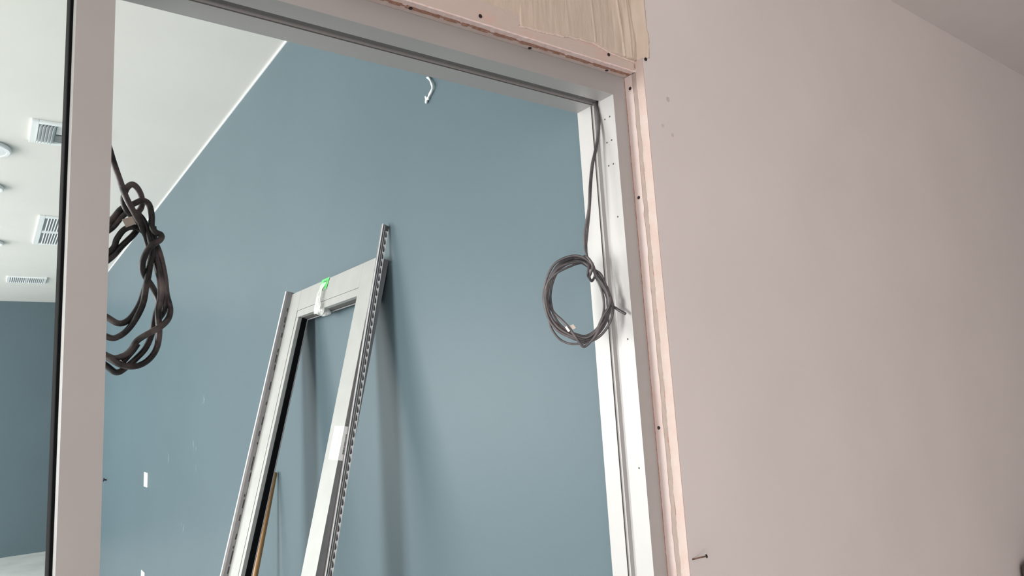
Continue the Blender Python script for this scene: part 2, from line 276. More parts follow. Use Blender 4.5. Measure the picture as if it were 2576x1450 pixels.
# ------------------------------------------------------------------ the shell of both rooms
XB, YF, HC = 1.10, 12.33, 3.53        # blue side wall, far wall, ceiling of the blue room
HN = 2.925                            # ceiling of the near room
YW = 0.944                            # painted face of the near wall
struct(box('floor', (-5.1, -4.3, -0.12), (5.8, YF + 0.2, 0.0), 'concrete'))
struct(box('ceiling', (-5.0, 1.02, HC), (XB + 0.15, YF + 0.2, HC + 0.12), 'white'))
struct(box('ceiling', (-2.4, -4.2, HN), (5.7, 0.975, HN + 0.1), 'near_ceiling'))
wr = struct(box('wall_right', (XB, 1.115, 0.0), (XB + 0.12, YF + 0.12, HC), 'blue'))
struct(box('wall_far', (-5.0, YF, 0.0), (XB, YF + 0.12, HC), 'blue'))
# window wall of the blue room (out of view): piers, sill wall, head wall, mullions
wl = struct(boxes('wall_left', [((-5.0, 1.115, 0), (-4.8, 2.1, HC)), ((-5.0, 4.0, 0), (-4.8, 6.6, HC)), ((-5.0, 12.1, 0), (-4.8, YF, HC)),
                         ((-5.0, 2.1, 0), (-4.8, 4.0, 0.4)), ((-5.0, 6.6, 0), (-4.8, 12.1, 0.4)), ((-5.0, 2.1, 3.1), (-4.8, 4.0, HC)), ((-5.0, 6.6, 3.1), (-4.8, 12.1, HC))], 'white'))
for y in (2.13, 3.97, 6.63, 8.4, 10.2, 12.07):
    box('window_mullion', (-4.8, y - 0.03, 0.4), (-4.75, y + 0.03, 3.1), 'alu', wl, 0.004)
# near room: window wall on the left, back wall, right wall
wn = struct(boxes('wall_near_left', [((-2.4, -4.2, 0), (-2.2, -3.6, HN)), ((-2.4, -1.1, 0), (-2.2, 0.975, HN)),
                         ((-2.4, -3.6, 0), (-2.2, -1.1, 0.45)), ((-2.4, -3.6, 2.65), (-2.2, -1.1, HN))], 'near'))
for k in range(3):
    box('window_mullion', (-2.2, -3.6 + 2.5 * k / 2 - 0.03, 0.45), (-2.15, -3.6 + 2.5 * k / 2 + 0.03, 2.65), 'alu', wn, 0.004)
struct(box('wall_back', (-2.4, -4.3, 0), (5.7, -4.2, HN), 'board'))  # unseen wall, darkened with the right one to reduce bounce
struct(box('wall_near_right', (5.6, -4.2, 0), (5.72, 1.0, HN), 'board'))  # unseen wall, darkened to reduce bounce

# bead of white caulk where the blue wall meets the ceiling
struct(box('trim_1', (XB - 0.006, 1.115, HC - 0.008), (XB, YF, HC), 'plate'))

# ------------------------------------------------------------------ the partition: studs, two layers of board, filler
ZH = 2.413                            # underside of the board above the frame
wf = struct(boxes('wall_front', [((1.081, 1.001, 0), (5.7, 1.114, HC)), ((-5.0, 1.001, ZH + 0.002), (1.081, 1.114, HC)),
                                 ((-5.0, 1.001, 0), (-1.0, 1.114, ZH + 0.002))], 'blue'))
# inner board (pink edge shows in the reveal), with a ragged front edge
def ragged_board(name, x0, x1, yb, yfun, z0, z1, mat, n=150):
    V, Fc = [], []
    for i in range(n + 1):
        z = z0 + (z1 - z0) * i / n; y = yfun(z)
        V += [(x0, yb, z), (x0, y, z), (x1, y, z), (x1, yb, z)]
    for i in range(n):
        for k in range(4):
            Fc.append([i * 4 + k, i * 4 + (k + 1) % 4, (i + 1) * 4 + (k + 1) % 4, (i + 1) * 4 + k])
    Fc += [[0, 1, 2, 3], [n * 4 + k for k in range(4)]]
    return link(name, V, Fc, mat, wf)
rag1 = lambda z: 0.9772 + 0.0026 * nz(z * 14, 1) + 0.0024 * nz(z * 45, 7) + 0.0012 * nz(z * 120, 3)
rag2 = lambda z: 0.9655 + 0.0018 * nz(z * 30, 3) + 0.0014 * nz(z * 110, 9)
ragged_board('inner_board', 1.0735, 1.30, 0.9995, rag1, 0, ZH - 0.001, 'gypsum', 260)
ragged_board('torn_paper', 1.0738, 1.30, 0.9900, lambda z: rag1(z) - 0.0003 - 0.0004 * max(0, nz(z * 90, 2)), 0, ZH - 0.001, 'torn', 260)
ragged_board('paper_strip', 1.0741, 1.30, 0.9800, lambda z: 0.960, 0, ZH - 0.001, 'paper', 8)
ragged_board('outer_board_edge', 1.0735, 1.0790, YW + 0.0004, rag2, 0, ZH + 0.022, 'gypsum_orange', 300)
ragged_board('torn_paper', 1.0739, 1.0785, YW + 0.001, lambda z: rag2(z) + 0.0005 + 0.0045 * max(0, nz(z * 24, 5)) + 0.0006 * nz(z * 150, 6), 0, ZH + 0.018, 'torn', 300)
ragged_board('board_back_line', 1.0728, 1.0760, 1.0000, lambda z: 0.9988 - 0.0006 * abs(nz(z * 70, 4)), 0, ZH - 0.001, 'torn', 200)
# painted outer board of the near wall
outer = [(1.0752, 0.0), (1.0752, ZH + 0.020), (1.093, ZH + 0.025), (1.093, HN), (5.599, HN), (5.599, 0.0)]
V = [(x, YW, z) for x, z in outer] + [(x, 0.9700, z) for x, z in outer]
nn = len(outer)
link('outer_board', V, [[i, (i + 1) % nn, nn + (i + 1) % nn, nn + i] for i in range(nn)] + [list(range(nn)), list(range(nn, 2 * nn))], 'near', wf)
# board above the frame, bottom edge facing down
def header_strip(name, y0, y1, dz, mat, n=220, rough=0.0, seed=0):
    V, Fc = [], []
    for i in range(n + 1):
        x = -1.0 + 2.0748 * i / n
        j0 = rough * nz(x * 55, seed); j1 = rough * nz(x * 70, seed + 5); jz = rough * 0.6 * nz(x * 90, seed + 9)
        V += [(x, y0 + j0, ZH + dz + jz), (x, y1 + j1, ZH + dz + jz), (x, y1 + j1, ZH + 0.0032), (x, y0 + j0, ZH + 0.0032)]
    for i in range(n):
        for k in range(4):
            Fc.append([i * 4 + k, i * 4 + (k + 1) % 4, (i + 1) * 4 + (k + 1) % 4, (i + 1) * 4 + k])
    Fc += [[0, 1, 2, 3], [n * 4 + k for k in range(4)]]
    return link(name, V, Fc, mat, wf)
header_strip('header_board_inner', 0.9995, 0.9862, 0.0, 'gypsum', rough=0.0006, seed=1)
header_strip('torn_paper', 0.9892, 0.9800, -0.0001, 'torn', rough=0.0016, seed=2)
header_strip('header_board_edge', 0.9822, 0.9685, 0.0002, 'gypsum_rough', rough=0.0011, seed=3)
box('header_board', (-1.0, 0.9688, ZH + 0.0025), (1.0935, 1.0005, HN), 'skim', wf)
# left of the frame the near wall continues
box('outer_board', (-2.2, YW, 0), (-1.0, 1.0005, HN), 'near', wf)
# filler trowelled over the joint, with vertical drag ridges
def ragz(x):
    base = [(0.768, 2.434), (0.80, 2.4355), (0.854, 2.439), (0.90, 2.446), (0.959, 2.449), (1.008, 2.439), (1.05, 2.437), (1.084, 2.436), (1.107, 2.440)]
    for (a, za), (b, zb) in zip(base, base[1:]):
        if a <= x <= b: return za + (zb - za) * (x - a) / (b - a)
    return base[0][1] if x < base[0][0] else base[-1][1]
def filler(u, v):
    z_t = v
    x0 = 0.772 + 0.002 * nz(v * 20, 3); x1 = 1.103 + 0.005 * nz(v * 9, 2) + 0.003 * nz(v * 30, 4)
    x = x0 + (x1 - x0) * u
    zb = ragz(x) + 0.0022 * nz(x * 60, 1) + 0.0012 * nz(x * 170, 3)
    z = zb + (2.86 - zb) * (z_t ** 1.4)
    edge = min(1.0, u / 0.012, (1 - u) / 0.02, v / 0.015)
    amt = 0.10 + 0.9 * min(1.0, max(0.0, (u - 0.42) * 1.9)) ** 1.5
    warp = 0.012 * nz(z * 7, u * 6)
    rid = max(0, nz((x + warp) * 60, z * 2.2) - 0.12) ** 1.5 * 0.0130 * amt + 0.0007 * nz(x * 40, z * 14) + 0.0004 * nz(x * 180, z * 12)
    for k, (rx, lean, hgt) in enumerate(((1.040, 0.10, 0.0038), (1.075, -0.05, 0.0030), (1.092, -0.12, 0.0034), (0.962, 0.02, 0.0014), (1.060, 0.02, 0.0020))):
        dx = x - (rx - lean * (z - 2.46)) - 0.002 * nz(z * 16, k)
        rid += hgt * math.exp(-(dx / 0.0022) ** 2)
    step = 0.0
    if x > 1.078: step = 0.0215 * min(1.0, (x - 1.078) / 0.014)
    th = 0.0022 + 0.0035 * u + rid + step
    return (x, 0.9695 - th * max(edge, 0.0), z)
grid('joint_compound', filler, 230, 90, 'compound', wf)
# a paler feathered rim along the lower edge of the filler and an older skim to its left
def rim(u, v):
    x = 0.770 + 0.315 * u
    z = ragz(x) - 0.0025 + 0.0055 * v + 0.0030 * nz(x * 60, 1) + 0.0015 * nz(x * 220, 8)
    return (x, 0.9686 - 0.0022 * math.sin(math.pi * min(1, v * 1.1 + 0.02)) - 0.0006 * nz(x * 200, v * 4), z)
grid('joint_compound_rim', rim, 200, 5, 'compound_pale', wf)
def oldskim(u, v):
    x = 0.50 + 0.28 * u
    zb = 2.455 + 0.012 * (1 - u) + 0.006 * nz(x * 22, 5) + 0.003 * nz(x * 60, 2)
    return (x, 0.9688 - 0.0016 * min(1, v * 12, u * 20) - 0.0004 * nz(x * 120, v * 30), zb + (2.86 - zb) * v)
grid('joint_compound', oldskim, 80, 40, 'compound', wf)
# drywall screws
def screw(c, axis):
    return lathe('drywall_screw', c, axis, [(0.0018, -0.006), (0.0036, 0.0), (0.0036, 0.0006), (0.0014, 0.0003)], 'screw', wf, 14)
for x, z in ((0.683, 2.428), (1.000, 2.434)): screw((x, 0.9680, z), (0, -1, 0))
for x, y in ((0.551, 0.985), (0.814, 0.9945), (1.014, 0.991)): screw((x, y, ZH - 0.0004), (0, 0, -1))
for y, z in ((0.985, 2.383), (0.988, 2.144), (0.989, 1.673), (0.988, 1.20)): screw((1.0733, y, z), (-1, 0, 0))
screw((1.082, YW - 0.002, 2.433), (0, -1, 0))
# faint grey smudges on the near wall
for i, (x, z, rx, rz) in enumerate(((1.142, 2.357, 0.005, 0.006), (1.118, 2.294, 0.0045, 0.004), (1.146, 2.278, 0.004, 0.0045))):
    V = [(x + rx * math.cos(a) * (1 + 0.25 * nz(i, a)), YW - 0.0002, z + rz * math.sin(a) * (1 + 0.25 * nz(i + 5, a))) for a in [2 * math.pi * k / 20 for k in range(20)]]
    V += [(p[0], YW + 0.0002, p[2]) for p in V]
    link('scuff_mark', V, [list(range(20)), list(range(20, 40))] + [[k, (k + 1) % 20, 20 + (k + 1) % 20, 20 + k] for k in range(20)], 'fleck_dark', wf)

# ------------------------------------------------------------------ aluminium storefront frame
fr = tag(empty('storefront_frame', (0.56, 1.057, 0.0)), 'silver aluminium door frame with mullion, header and right jamb in the partition opening', 'door frame')
ZS = 2.368
# header: front face, pocket in the soffit
extrude('header', [(1.0, ZS), (1.0405, ZS), (1.0405, ZS + 0.018), (1.056, ZS + 0.018), (1.056, ZS + 0.007), (1.0635, ZS + 0.007), (1.0635, ZS + 0.0015), (1.0655, ZS + 0.0015), (1.0655, ZS), (1.114, ZS), (1.114, ZS + 0.046), (1.0, ZS + 0.046)], 'X', 0.114, 1.0362, 'alu', fr)
extrude('header_gasket', [(1.0645, ZS - 0.0002), (1.0655, ZS - 0.0002), (1.0655, ZS + 0.004), (1.0645, ZS + 0.004)], 'X', 0.114, 1.036, 'pocket', fr)
box('header_pocket_shade', (0.116, 1.0410, ZS + 0.0028), (1.034, 1.0555, ZS + 0.0175), 'pocket', fr)  # added dark fill: shade inside the soffit pocket put into colour
box('header', (-0.956, 1.0, ZS), (0.0695, 1.114, ZS + 0.046), 'alu', fr)
# right jamb: reveal faces left, with a stepped pocket
jx = 1.036
jb = extrude('jamb', [(jx, 1.0), (jx, 1.0415), (jx + 0.0016, 1.0420), (jx + 0.0016, 1.0465), (jx + 0.011, 1.0470), (jx + 0.011, 1.0625), (jx + 0.003, 1.0640), (jx + 0.003, 1.0690), (jx, 1.0700), (jx, 1.114), (jx + 0.0445, 1.114), (jx + 0.0445, 1.0)], 'Z', 0.0, ZS + 0.046, 'alu', fr)
extrude('jamb_gasket', [(jx - 0.0002, 1.0694), (jx + 0.004, 1.0694), (jx + 0.004, 1.0702), (jx - 0.0002, 1.0702)], 'Z', 0.0, ZS, 'hole', fr)
for y, z in ((1.030, 2.323), (1.0152, 2.324), (1.0295, 2.271), (1.0152, 2.272), (1.030, 2.220), (1.016, 2.220), (1.016, 2.106), (1.017, 1.852), (1.0155, 1.598)):
    lathe('screw_hole', (jx, y, z), (-1, 0, 0), [(0.0019, -0.002), (0.0019, 0.0002)], 'hole', jb, 12)
# mullion between doorway and sidelight, with black glazing gasket on its left
mx0, mx1 = 0.0700, 0.1141
ml = extrude('mullion', [(mx0, 1.0), (mx1, 1.0), (mx1, 1.046), (mx1 - 0.010, 1.047), (mx1 - 0.010, 1.066), (mx1, 1.068), (mx1, 1.114), (mx0, 1.114), (mx0, 1.066), (mx0 + 0.010, 1.064), (mx0 + 0.010, 1.048), (mx0, 1.046)], 'Z', 0.0, ZS + 0.046, 'alu', fr)
box('gasket', (mx0 - 0.0035, 1.0465, 0.06), (mx0 + 0.004, 1.1145, ZS), 'black', ml, 0.001)
box('gasket', (-0.912, 1.0465, 0.06), (-0.9045, 1.1145, ZS), 'black', fr, 0.001)
box('jamb', (-0.956, 1.0, 0.0), (-0.912, 1.114, ZS), 'alu', fr, 0.001)
box('sill', (-0.912, 1.0, 0.0), (mx0, 1.114, 0.06), 'alu', fr, 0.001)
box('glass_pane', (-0.910, 1.0535, 0.058), (mx0 + 0.003, 1.0595, ZS + 0.004), 'glass', fr)

# ------------------------------------------------------------------ the aluminium door leaf leaning on the blue wall
tilt = math.atan(0.237); s_, c_ = math.sin(tilt), math.cos(tilt)
# local x runs towards the partition, y up the leaf, z out of its face
rot = Matrix(((0, s_, -c_), (-1, 0, 0), (0, c_, s_)))
dl = tag(empty('door_leaf', (0.5228, 3.045, 0.0), rot, frame=True), 'unglazed silver aluminium door leaf leaning against the blue wall', 'door')
B0, B1, TH = 0.0112, 2.315, 0.044
WD = 0.856
box('hinge_stile', (0.0, B0, -TH), (0.117, B1, 0.0), 'alu_door', dl, 0.0012)
box('lock_stile', (0.742, B0, -TH), (WD, B1, 0.0), 'alu_door', dl, 0.0012)
box('top_rail', (0.1178, 2.224, -TH), (0.7412, B1, -0.0004), 'alu_door', dl, 0.0008)
box('bottom_rail', (0.1178, B0, -TH), (0.7412, 0.19, -0.0004), 'alu_door', dl, 0.0008)
# glazing beads with a slightly lower face, then the open pocket with its black gasket
box('glazing_bead', (0.1180, 2.1935, -0.018), (0.7412, 2.2232, -0.0022), 'alu_door', dl, 0.001)
box('glazing_bead', (0.1178, 0.19, -0.018), (0.146, 2.1927, -0.0022), 'alu_door', dl, 0.001)
box('glazing_bead', (0.718, 0.19, -0.030), (0.7412, 2.1927, -0.014), 'alu_door', dl, 0.001)
box('glazing_bead', (0.146, 0.19, -0.018), (0.718, 0.215, -0.0022), 'alu_door', dl, 0.001)
box('gasket', (0.1180, 0.19, -0.040), (0.1485, 2.1925, -0.0185), 'black', dl, 0.001)
box('rear_glazing_lip', (0.1180, 0.19, -TH), (0.1520, 2.1925, -0.0405), 'alu_grey', dl, 0.0008)
box('gasket', (0.1530, 2.1935, -0.0400), (0.7400, 2.2110, -0.0185), 'pocket', dl, 0.001)  # enlarged and dark, standing for shade in the gap below the bead
box('rear_glazing_lip', (0.1525, 2.1880, -TH), (0.7400, 2.1928, -0.0405), 'alu_grey', dl, 0.0008)
# continuous hinge along the far stile: an upstanding flange with dark gear gaps
prof = [(-0.0150, -0.030), (-0.0010, -0.030), (-0.0010, 0.004), (-0.0035, 0.018), (-0.0065, 0.026), (-0.0125, 0.026), (-0.0150, 0.020)]
V = [(x, y, z) for y in (B0, B1 + 0.008) for x, z in prof]; n = len(prof)
hg = link('hinge_flange', V, [[i, (i + 1) % n, n + (i + 1) % n, n + i] for i in range(n)] + [list(range(n)), list(range(n, 2 * n))], 'alu_grey', dl)  # grey carries the shade of the hinge's near side
box('hinge_lit_edge', (-0.0155, B0, 0.0245), (-0.0060, B1 + 0.008, 0.0275), 'flange', dl, 0.001)  # white strip painting the light on the hinge's front edge
random.seed(11)
gaps = []; yy = 0.3
while yy < 2.24:
    ln = random.choice((0.012, 0.02, 0.03, 0.045)) * random.uniform(0.7, 1.2)
    off = random.uniform(0.001, 0.005)
    gaps.append(((-0.0016, yy, off), (-0.0004, min(yy + ln, 2.25), off + 0.0042)))
    yy += ln + random.choice((0.010, 0.025, 0.05))
for lo, hi in gaps: box('gear_gap', lo, hi, 'hole', hg)
# added grey plate: shade on the lock stile's near edge put into colour
box('edge_shade_plate', (WD, B0, -TH + 0.001), (WD + 0.0004, B1, -0.001), 'alu_grey', dl)
# product label folded round the near corner of the lock stile
lb = box('label_sticker', (0.778, 1.630, 0.0), (WD + 0.0006, 1.737, 0.0005), 'label', dl)
lf = box('label_fold', (WD, 1.630, -0.028), (WD + 0.0008, 1.737, 0.0005), 'label', dl)
random.seed(3)
lines = []
for k, xx in enumerate((0.786, 0.792, 0.798, 0.806, 0.812)):
    y = 1.645 + random.uniform(0, 0.02)
    while y < 1.725:
        ln = random.uniform(0.004, 0.014)
        lines.append(((xx, y, 0.0004), (xx + 0.0012, min(y + ln, 1.729), 0.0007))); y += ln + random.uniform(0.004, 0.012)
boxes('label_print', lines, 'ink_pale', lb)
bars = []; y = 1.650
while y < 1.712:
    w = random.choice((0.0008, 0.0012, 0.002)); bars.append(((WD + 0.0005, y, -0.022), (WD + 0.0011, y + w, -0.010))); y += w + random.choice((0.0006, 0.001))
boxes('label_barcode', bars, 'ink', lf)
cu = bpy.data.curves.new('label_lettering', 'FONT'); cu.body = 'ZZN'; cu.size = 0.022
tmp = bpy.data.objects.new('tmp', cu); COL.objects.link(tmp)
dg = bpy.context.evaluated_depsgraph_get(); me = bpy.data.meshes.new_from_object(tmp.evaluated_get(dg)); bpy.data.objects.remove(tmp, do_unlink=True)
lv = [(0.824 + v.co.y, 1.722 - v.co.x, 0.0008) for v in me.vertices]
link('label_lettering', lv, [list(p.vertices) for p in me.polygons], 'ink_pale', lb)
# green tape and crumpled clear wrap round the top rail
def gx(y): return 3.045 - y
def tape(u, v):
    x = 0.352 + 0.078 * u + 0.012 * (1 - v) * 0 - 0.010 * (1 - v); y = 2.318 - 0.047 * (1 - v) - 0.003 * (1 - u) * 0
    if u > 0.45 and u < 0.75: y += 0.014 * (1 - v)
    return (x, y, 0.0014 + 0.0022 * abs(nz(u * 9, v * 2)))
gt = grid('green_tape', tape, 24, 10, 'green', dl, smooth=False)
random.seed(6)
boxes('tape_writing', [((0.380 + 0.010 * k + random.uniform(-.002, .002), 2.297 + random.uniform(-.004, .006), 0.0040), (0.384 + 0.010 * k, 2.303 + random.uniform(0, .008), 0.0045)) for k in range(4)], 'ink', gt)
def wrap(u, v):
    # v: 0 at the tape, 1 below the rail; u across
    pin = 1 - 0.30 * math.sin(math.pi * min(v * 1.25, 1))
    x = 0.391 + (u - 0.5) * (0.054 + 0.012 * v) * pin - 0.002 * v
    y = 2.300 - 0.125 * v
    cr = 0.005 * nz(u * 11, v * 3, 4) + 0.003 * nz(u * 30, v * 5, 1)
    z = 0.005 + 0.010 * math.sin(math.pi * v) + cr * (0.6 + v)
    return (x, y, z)
grid('plastic_wrap', wrap, 36, 40, 'film', dl, smooth=False)
def bag(u, v):
    an = 2 * math.pi * u; ph = math.pi * v
    r = 1 + 0.28 * nz(math.cos(an) * 2.2, math.sin(an) * 2.2, v * 4)
    return (0.396 + 0.032 * math.sin(ph) * math.cos(an) * r, 2.190 + 0.022 * math.cos(ph) * r, -0.012 + 0.030 * math.sin(ph) * math.sin(an) * r)
grid('plastic_wrap', bag, 28, 14, 'film', dl, smooth=False)

# ------------------------------------------------------------------ tall perforated channel leaning beside the door leaf
t2 = math.atan(0.205); s2, c2 = math.sin(t2), math.cos(t2)
rot2 = Matrix(((0, s2, -c2), (-1, 0, 0), (0, c2, s2)))
LC_ = 2.3676 / c2
ch = tag(empty('metal_channel', (1.0996 - LC_ * s2, 2.187, 0.0), rot2, frame=True), 'tall slim aluminium channel with a row of punched holes, rising above the leaning door', 'channel')
# local x towards the partition (its seen side), y up, z away from the wall
def lext(name, prof, y0, y1, mat, parent):
    V = [(x, y, z) for y in (y0, y1) for x, z in prof]; n = len(prof)
    return link(name, V, [[i, (i + 1) % n, n + (i + 1) % n, n + i] for i in range(n)] + [list(range(n)), list(range(n, 2 * n))], mat, parent)
lext('channel_body', [(0.0, 0.0099), (0.010, 0.0099), (0.010, 0.0108), (0.0075, 0.0115), (0.0075, 0.0150), (0.0105, 0.0160), (0.0105, 0.0175), (0.0070, 0.0185), (0.0070, 0.0215), (0.012, 0.0225), (0.012, 0.0245), (0.0, 0.0245)], 0.006, LC_ - 0.004, 'alu_grey', ch)
lext('channel_lip', [(0.0105, 0.0222), (0.0128, 0.0222), (0.0128, 0.0250), (0.0105, 0.0250)], 0.006, LC_ - 0.004, 'flange', ch)
lext('channel_lip', [(0.0095, 0.0160), (0.0112, 0.0160), (0.0112, 0.0174), (0.0095, 0.0174)], 0.006, LC_ - 0.004, 'flange', ch)
# perforated flange: half-moon holes between slanted webs
V, Fc = [], []
pitch = 0.0262; ncell = int((LC_ - 0.01) / pitch); z0, z1, xf, th = 0.0002, 0.0100, 0.0105, 0.0012
for k in range(ncell):
    ya = 0.006 + k * pitch; yb = ya + pitch
    outer_r = []; inner_r = []
    for i in range(16):
        a = 2 * math.pi * i / 16
        # half moon: flat towards the body, bulging and sheared towards the free edge
        hy = math.cos(a) * 0.0112; hz = math.sin(a) * (0.0012 if math.sin(a) > 0 else 0.0062)
        inner_r.append(((ya + yb) / 2 + hy * (1 - 0.25 * abs(hz) / 0.0062) + hz * 0.9 + 0.001, 0.0080 + hz))
        sc = max(abs(math.cos(a)), abs(math.sin(a)))
        outer_r.append(((ya + yb) / 2 + math.cos(a) / sc * pitch / 2, (z0 + z1) / 2 + math.sin(a) / sc * (z1 - z0) / 2))
    m = len(V)
    V += [(xf, y, z) for y, z in outer_r] + [(xf, y, z) for y, z in inner_r] + [(xf - th, y, z) for y, z in outer_r] + [(xf - th, y, z) for y, z in inner_r]
    for i in range(16):
        j = (i + 1) % 16
        Fc += [[m + i, m + j, m + 16 + j, m + 16 + i], [m + 32 + i, m + 32 + j, m + 48 + j, m + 48 + i], [m + 16 + i, m + 16 + j, m + 48 + j, m + 48 + i]]
link('perforated_flange', V, Fc, 'flange', ch)
lext('channel_back', [(0.0, 0.0), (0.0085, 0.0), (0.0085, 0.0098), (0.0, 0.0098)], 0.006, LC_ - 0.006, 'pocket', ch)

# ------------------------------------------------------------------ wooden stick standing behind the door leaf
t3 = (1.0845 - 0.994) / (1.472 - 1.032); s3 = math.atan(t3)
top = Vector((1.0845, 3.392, 1.472)); bot = top - Vector((t3 * 1.462, 0.0, 1.462))
axis = (top - bot).normalized()
st = lathe('broom_handle', bot, axis, [(0.0115, 0.0), (0.0130, 0.004), (0.0130, (top - bot).length - 0.010), (0.0122, (top - bot).length - 0.003), (0.0085, (top - bot).length)], 'wood', None, 24, True)
tag(st, 'round wooden stick leaning on the blue wall behind the door leaf', 'stick')

# ------------------------------------------------------------------ white cover plates, screw and scuffs on the blue wall
for (y0, y1, z0, z1, lab) in ((6.727, 6.877, 1.187, 1.305, 'small white cover plate on the blue wall, the upper of two'), (6.780, 6.925, 0.385, 0.503, 'small white cover plate on the blue wall, at the bottom edge of the photo')):
    p = tag(empty('wall_plate', (XB, (y0 + y1) / 2, (z0 + z1) / 2)), lab, 'wall plate', 'white plates on the blue wall')
    box('plate', (XB - 0.007, y0, z0), (XB, y1, z1), 'plate', p, 0.002)
    for k in (0, 1):
        yc = y0 + (y1 - y0) * (0.29 + 0.42 * k)
        box('switch', (XB - 0.0095, yc - 0.016, (z0 + z1) / 2 - 0.032), (XB - 0.0065, yc + 0.016, (z0 + z1) / 2 + 0.032), 'plate', p, 0.001)
nl = lathe('wall_hook', (XB, 9.27, 1.106), (-1, 0, 0.15), [(0.008, 0.0), (0.008, 0.022), (0.020, 0.024), (0.020, 0.032)], 'screw', None, 14)
tag(nl, 'small dark hook on the blue wall beside the mullion', 'hook')
random.seed(5)
def fleck(y, z, w, h, ang, mat='fleck'):
    V = []; n = 8
    for k in range(n + 1):
        t = k / n - 0.5; wd = w * (0.5 + 0.5 * nz(y * 9 + k, z * 7)) * (1 - abs(t) * 1.4)
        cy, cz = y + math.sin(ang) * t * h + 0.15 * w * nz(k * 0.9, y), z + math.cos(ang) * t * h
        V += [(XB - 0.0003, cy - wd / 2, cz), (XB - 0.0003, cy + wd / 2, cz)]
    link('paint_scuff', V, [[2 * k, 2 * k + 1, 2 * k + 3, 2 * k + 2] for k in range(n)], mat, wr)
for a in ((4.82, 1.855, 0.035, 0.05, 0.3), (4.84, 1.835, 0.025, 0.025, -0.5), (5.10, 1.575, 0.03, 0.06, 0.2), (5.02, 1.54, 0.02, 0.03, 0.0), (5.37, 1.005, 0.03, 0.07, -0.6), (5.42, 1.03, 0.02, 0.05, -0.5),
          (1.605, 1.801, 0.003, 0.003, 0), (1.67, 1.742, 0.003, 0.003, 0.5), (1.551, 1.73, 0.002, 0.003, 0), (1.60, 2.06, 0.002, 0.004, 0.4), (5.9, 1.45, 0.03, 0.08, 0.1), (5.02, 1.42, 0.02, 0.05, -0.2)):
    fleck(*a)
# curled white scrap stuck on the blue wall under the header
scr = tubes('tape_scrap', [[(XB - 0.004, 1.871, 2.782), (XB - 0.008, 1.852, 2.771), (XB - 0.010, 1.836, 2.750), (XB - 0.010, 1.829, 2.733), (XB - 0.008, 1.842, 2.722), (XB - 0.008, 1.858, 2.713), (XB - 0.006, 1.866, 2.705)],
                     [(XB - 0.007, 1.860, 2.712), (XB - 0.008, 1.872, 2.705), (XB - 0.006, 1.879, 2.700), (XB - 0.004, 1.882, 2.722)]], 0.0034, 'plate', None, 6, 8, lambda t: 0.75 + 0.5 * abs(math.sin(t * 11)))
tag(scr, 'curled white scrap stuck on the blue wall below the header', 'scrap')

# ------------------------------------------------------------------ ceiling vents and round lights of the blue room
def vent_root(x0, x1, y0, y1, lab):
    return tag(empty('ceiling_vent', ((x0 + x1) / 2, (y0 + y1) / 2, HC)), lab, 'vent', 'white vents in the blue room ceiling')
def vent_frame(v, x0, x1, y0, y1, b=0.028, t=0.016):
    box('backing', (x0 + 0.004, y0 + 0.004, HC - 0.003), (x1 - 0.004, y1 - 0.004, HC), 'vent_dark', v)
    for lo, hi in (((x0, y0, HC - t), (x0 + b, y1, HC)), ((x1 - b, y0, HC - t), (x1, y1, HC)), ((x0 + b, y0, HC - t), (x1 - b, y0 + b, HC)), ((x0 + b, y1 - b, HC - t), (x1 - b, y1, HC))):
        box('frame_side', lo, hi, 'vent', v, 0.003)
def slats(v, x0, x1, y0, y1, n, along, tilt_, w):
    for k in range(n):
        f = (k + 0.5) / n
        if along == 'Y':
            cx = x0 + (x1 - x0) * f; dx, dz = w * math.sin(tilt_), w * math.cos(tilt_)
            pr = [(cx - dx / 2 - 0.0012, HC - 0.003), (cx - dx / 2 + 0.0012, HC - 0.003), (cx + dx / 2 + 0.0012, HC - 0.003 - dz), (cx + dx / 2 - 0.0012, HC - 0.003 - dz)]
            extrude('slat', pr, 'Y', y0, y1, 'vent', v)
        else:
            cy = y0 + (y1 - y0) * f; dy, dz = w * math.sin(tilt_), w * math.cos(tilt_)
            pr = [(cy - dy / 2 - 0.0012, HC - 0.003), (cy - dy / 2 + 0.0012, HC - 0.003), (cy + dy / 2 + 0.0012, HC - 0.003 - dz), (cy + dy / 2 - 0.0012, HC - 0.003 - dz)]
            extrude('slat', pr, 'X', x0, x1, 'vent', v)
v = vent_root(0.135, 0.49, 4.80, 5.19, 'white ceiling vent with large curved blades, nearest of the three vents')
vent_frame(v, 0.135, 0.49, 4.80, 5.19, 0.038)
slats(v, 0.178, 0.262, 4.845, 5.15, 5, 'Y', -0.55, 0.030)
slats(v, 0.268, 0.452, 4.845, 4.985, 7, 'X', 0.8, 0.016)
slats(v, 0.268, 0.452, 5.005, 5.15, 7, 'X', -0.8, 0.016)
v = vent_root(0.285, 0.69, 7.11, 8.26, 'white ceiling vent with two rows of fine slots, the middle vent')
vent_frame(v, 0.285, 0.69, 7.11, 8.26, 0.045)
box('divider', (0.33, 7.66, HC - 0.014), (0.645, 7.74, HC), 'vent', v, 0.003)
slats(v, 0.345, 0.645, 7.155, 7.66, 14, 'Y', 0.35, 0.014)
slats(v, 0.345, 0.645, 7.74, 8.215, 14, 'Y', 0.35, 0.014)
v = vent_root(0.118, 0.517, 10.21, 10.63, 'white ceiling vent in two halves near the far wall, farthest of the three')
vent_frame(v, 0.118, 0.517, 10.21, 10.63, 0.030)
box('divider', (0.306, 10.24, HC - 0.016), (0.328, 10.60, HC), 'vent', v, 0.003)
slats(v, 0.150, 0.306, 10.24, 10.60, 8, 'Y', 0.5, 0.018)
slats(v, 0.328, 0.485, 10.24, 10.60, 8, 'Y', 0.5, 0.018)
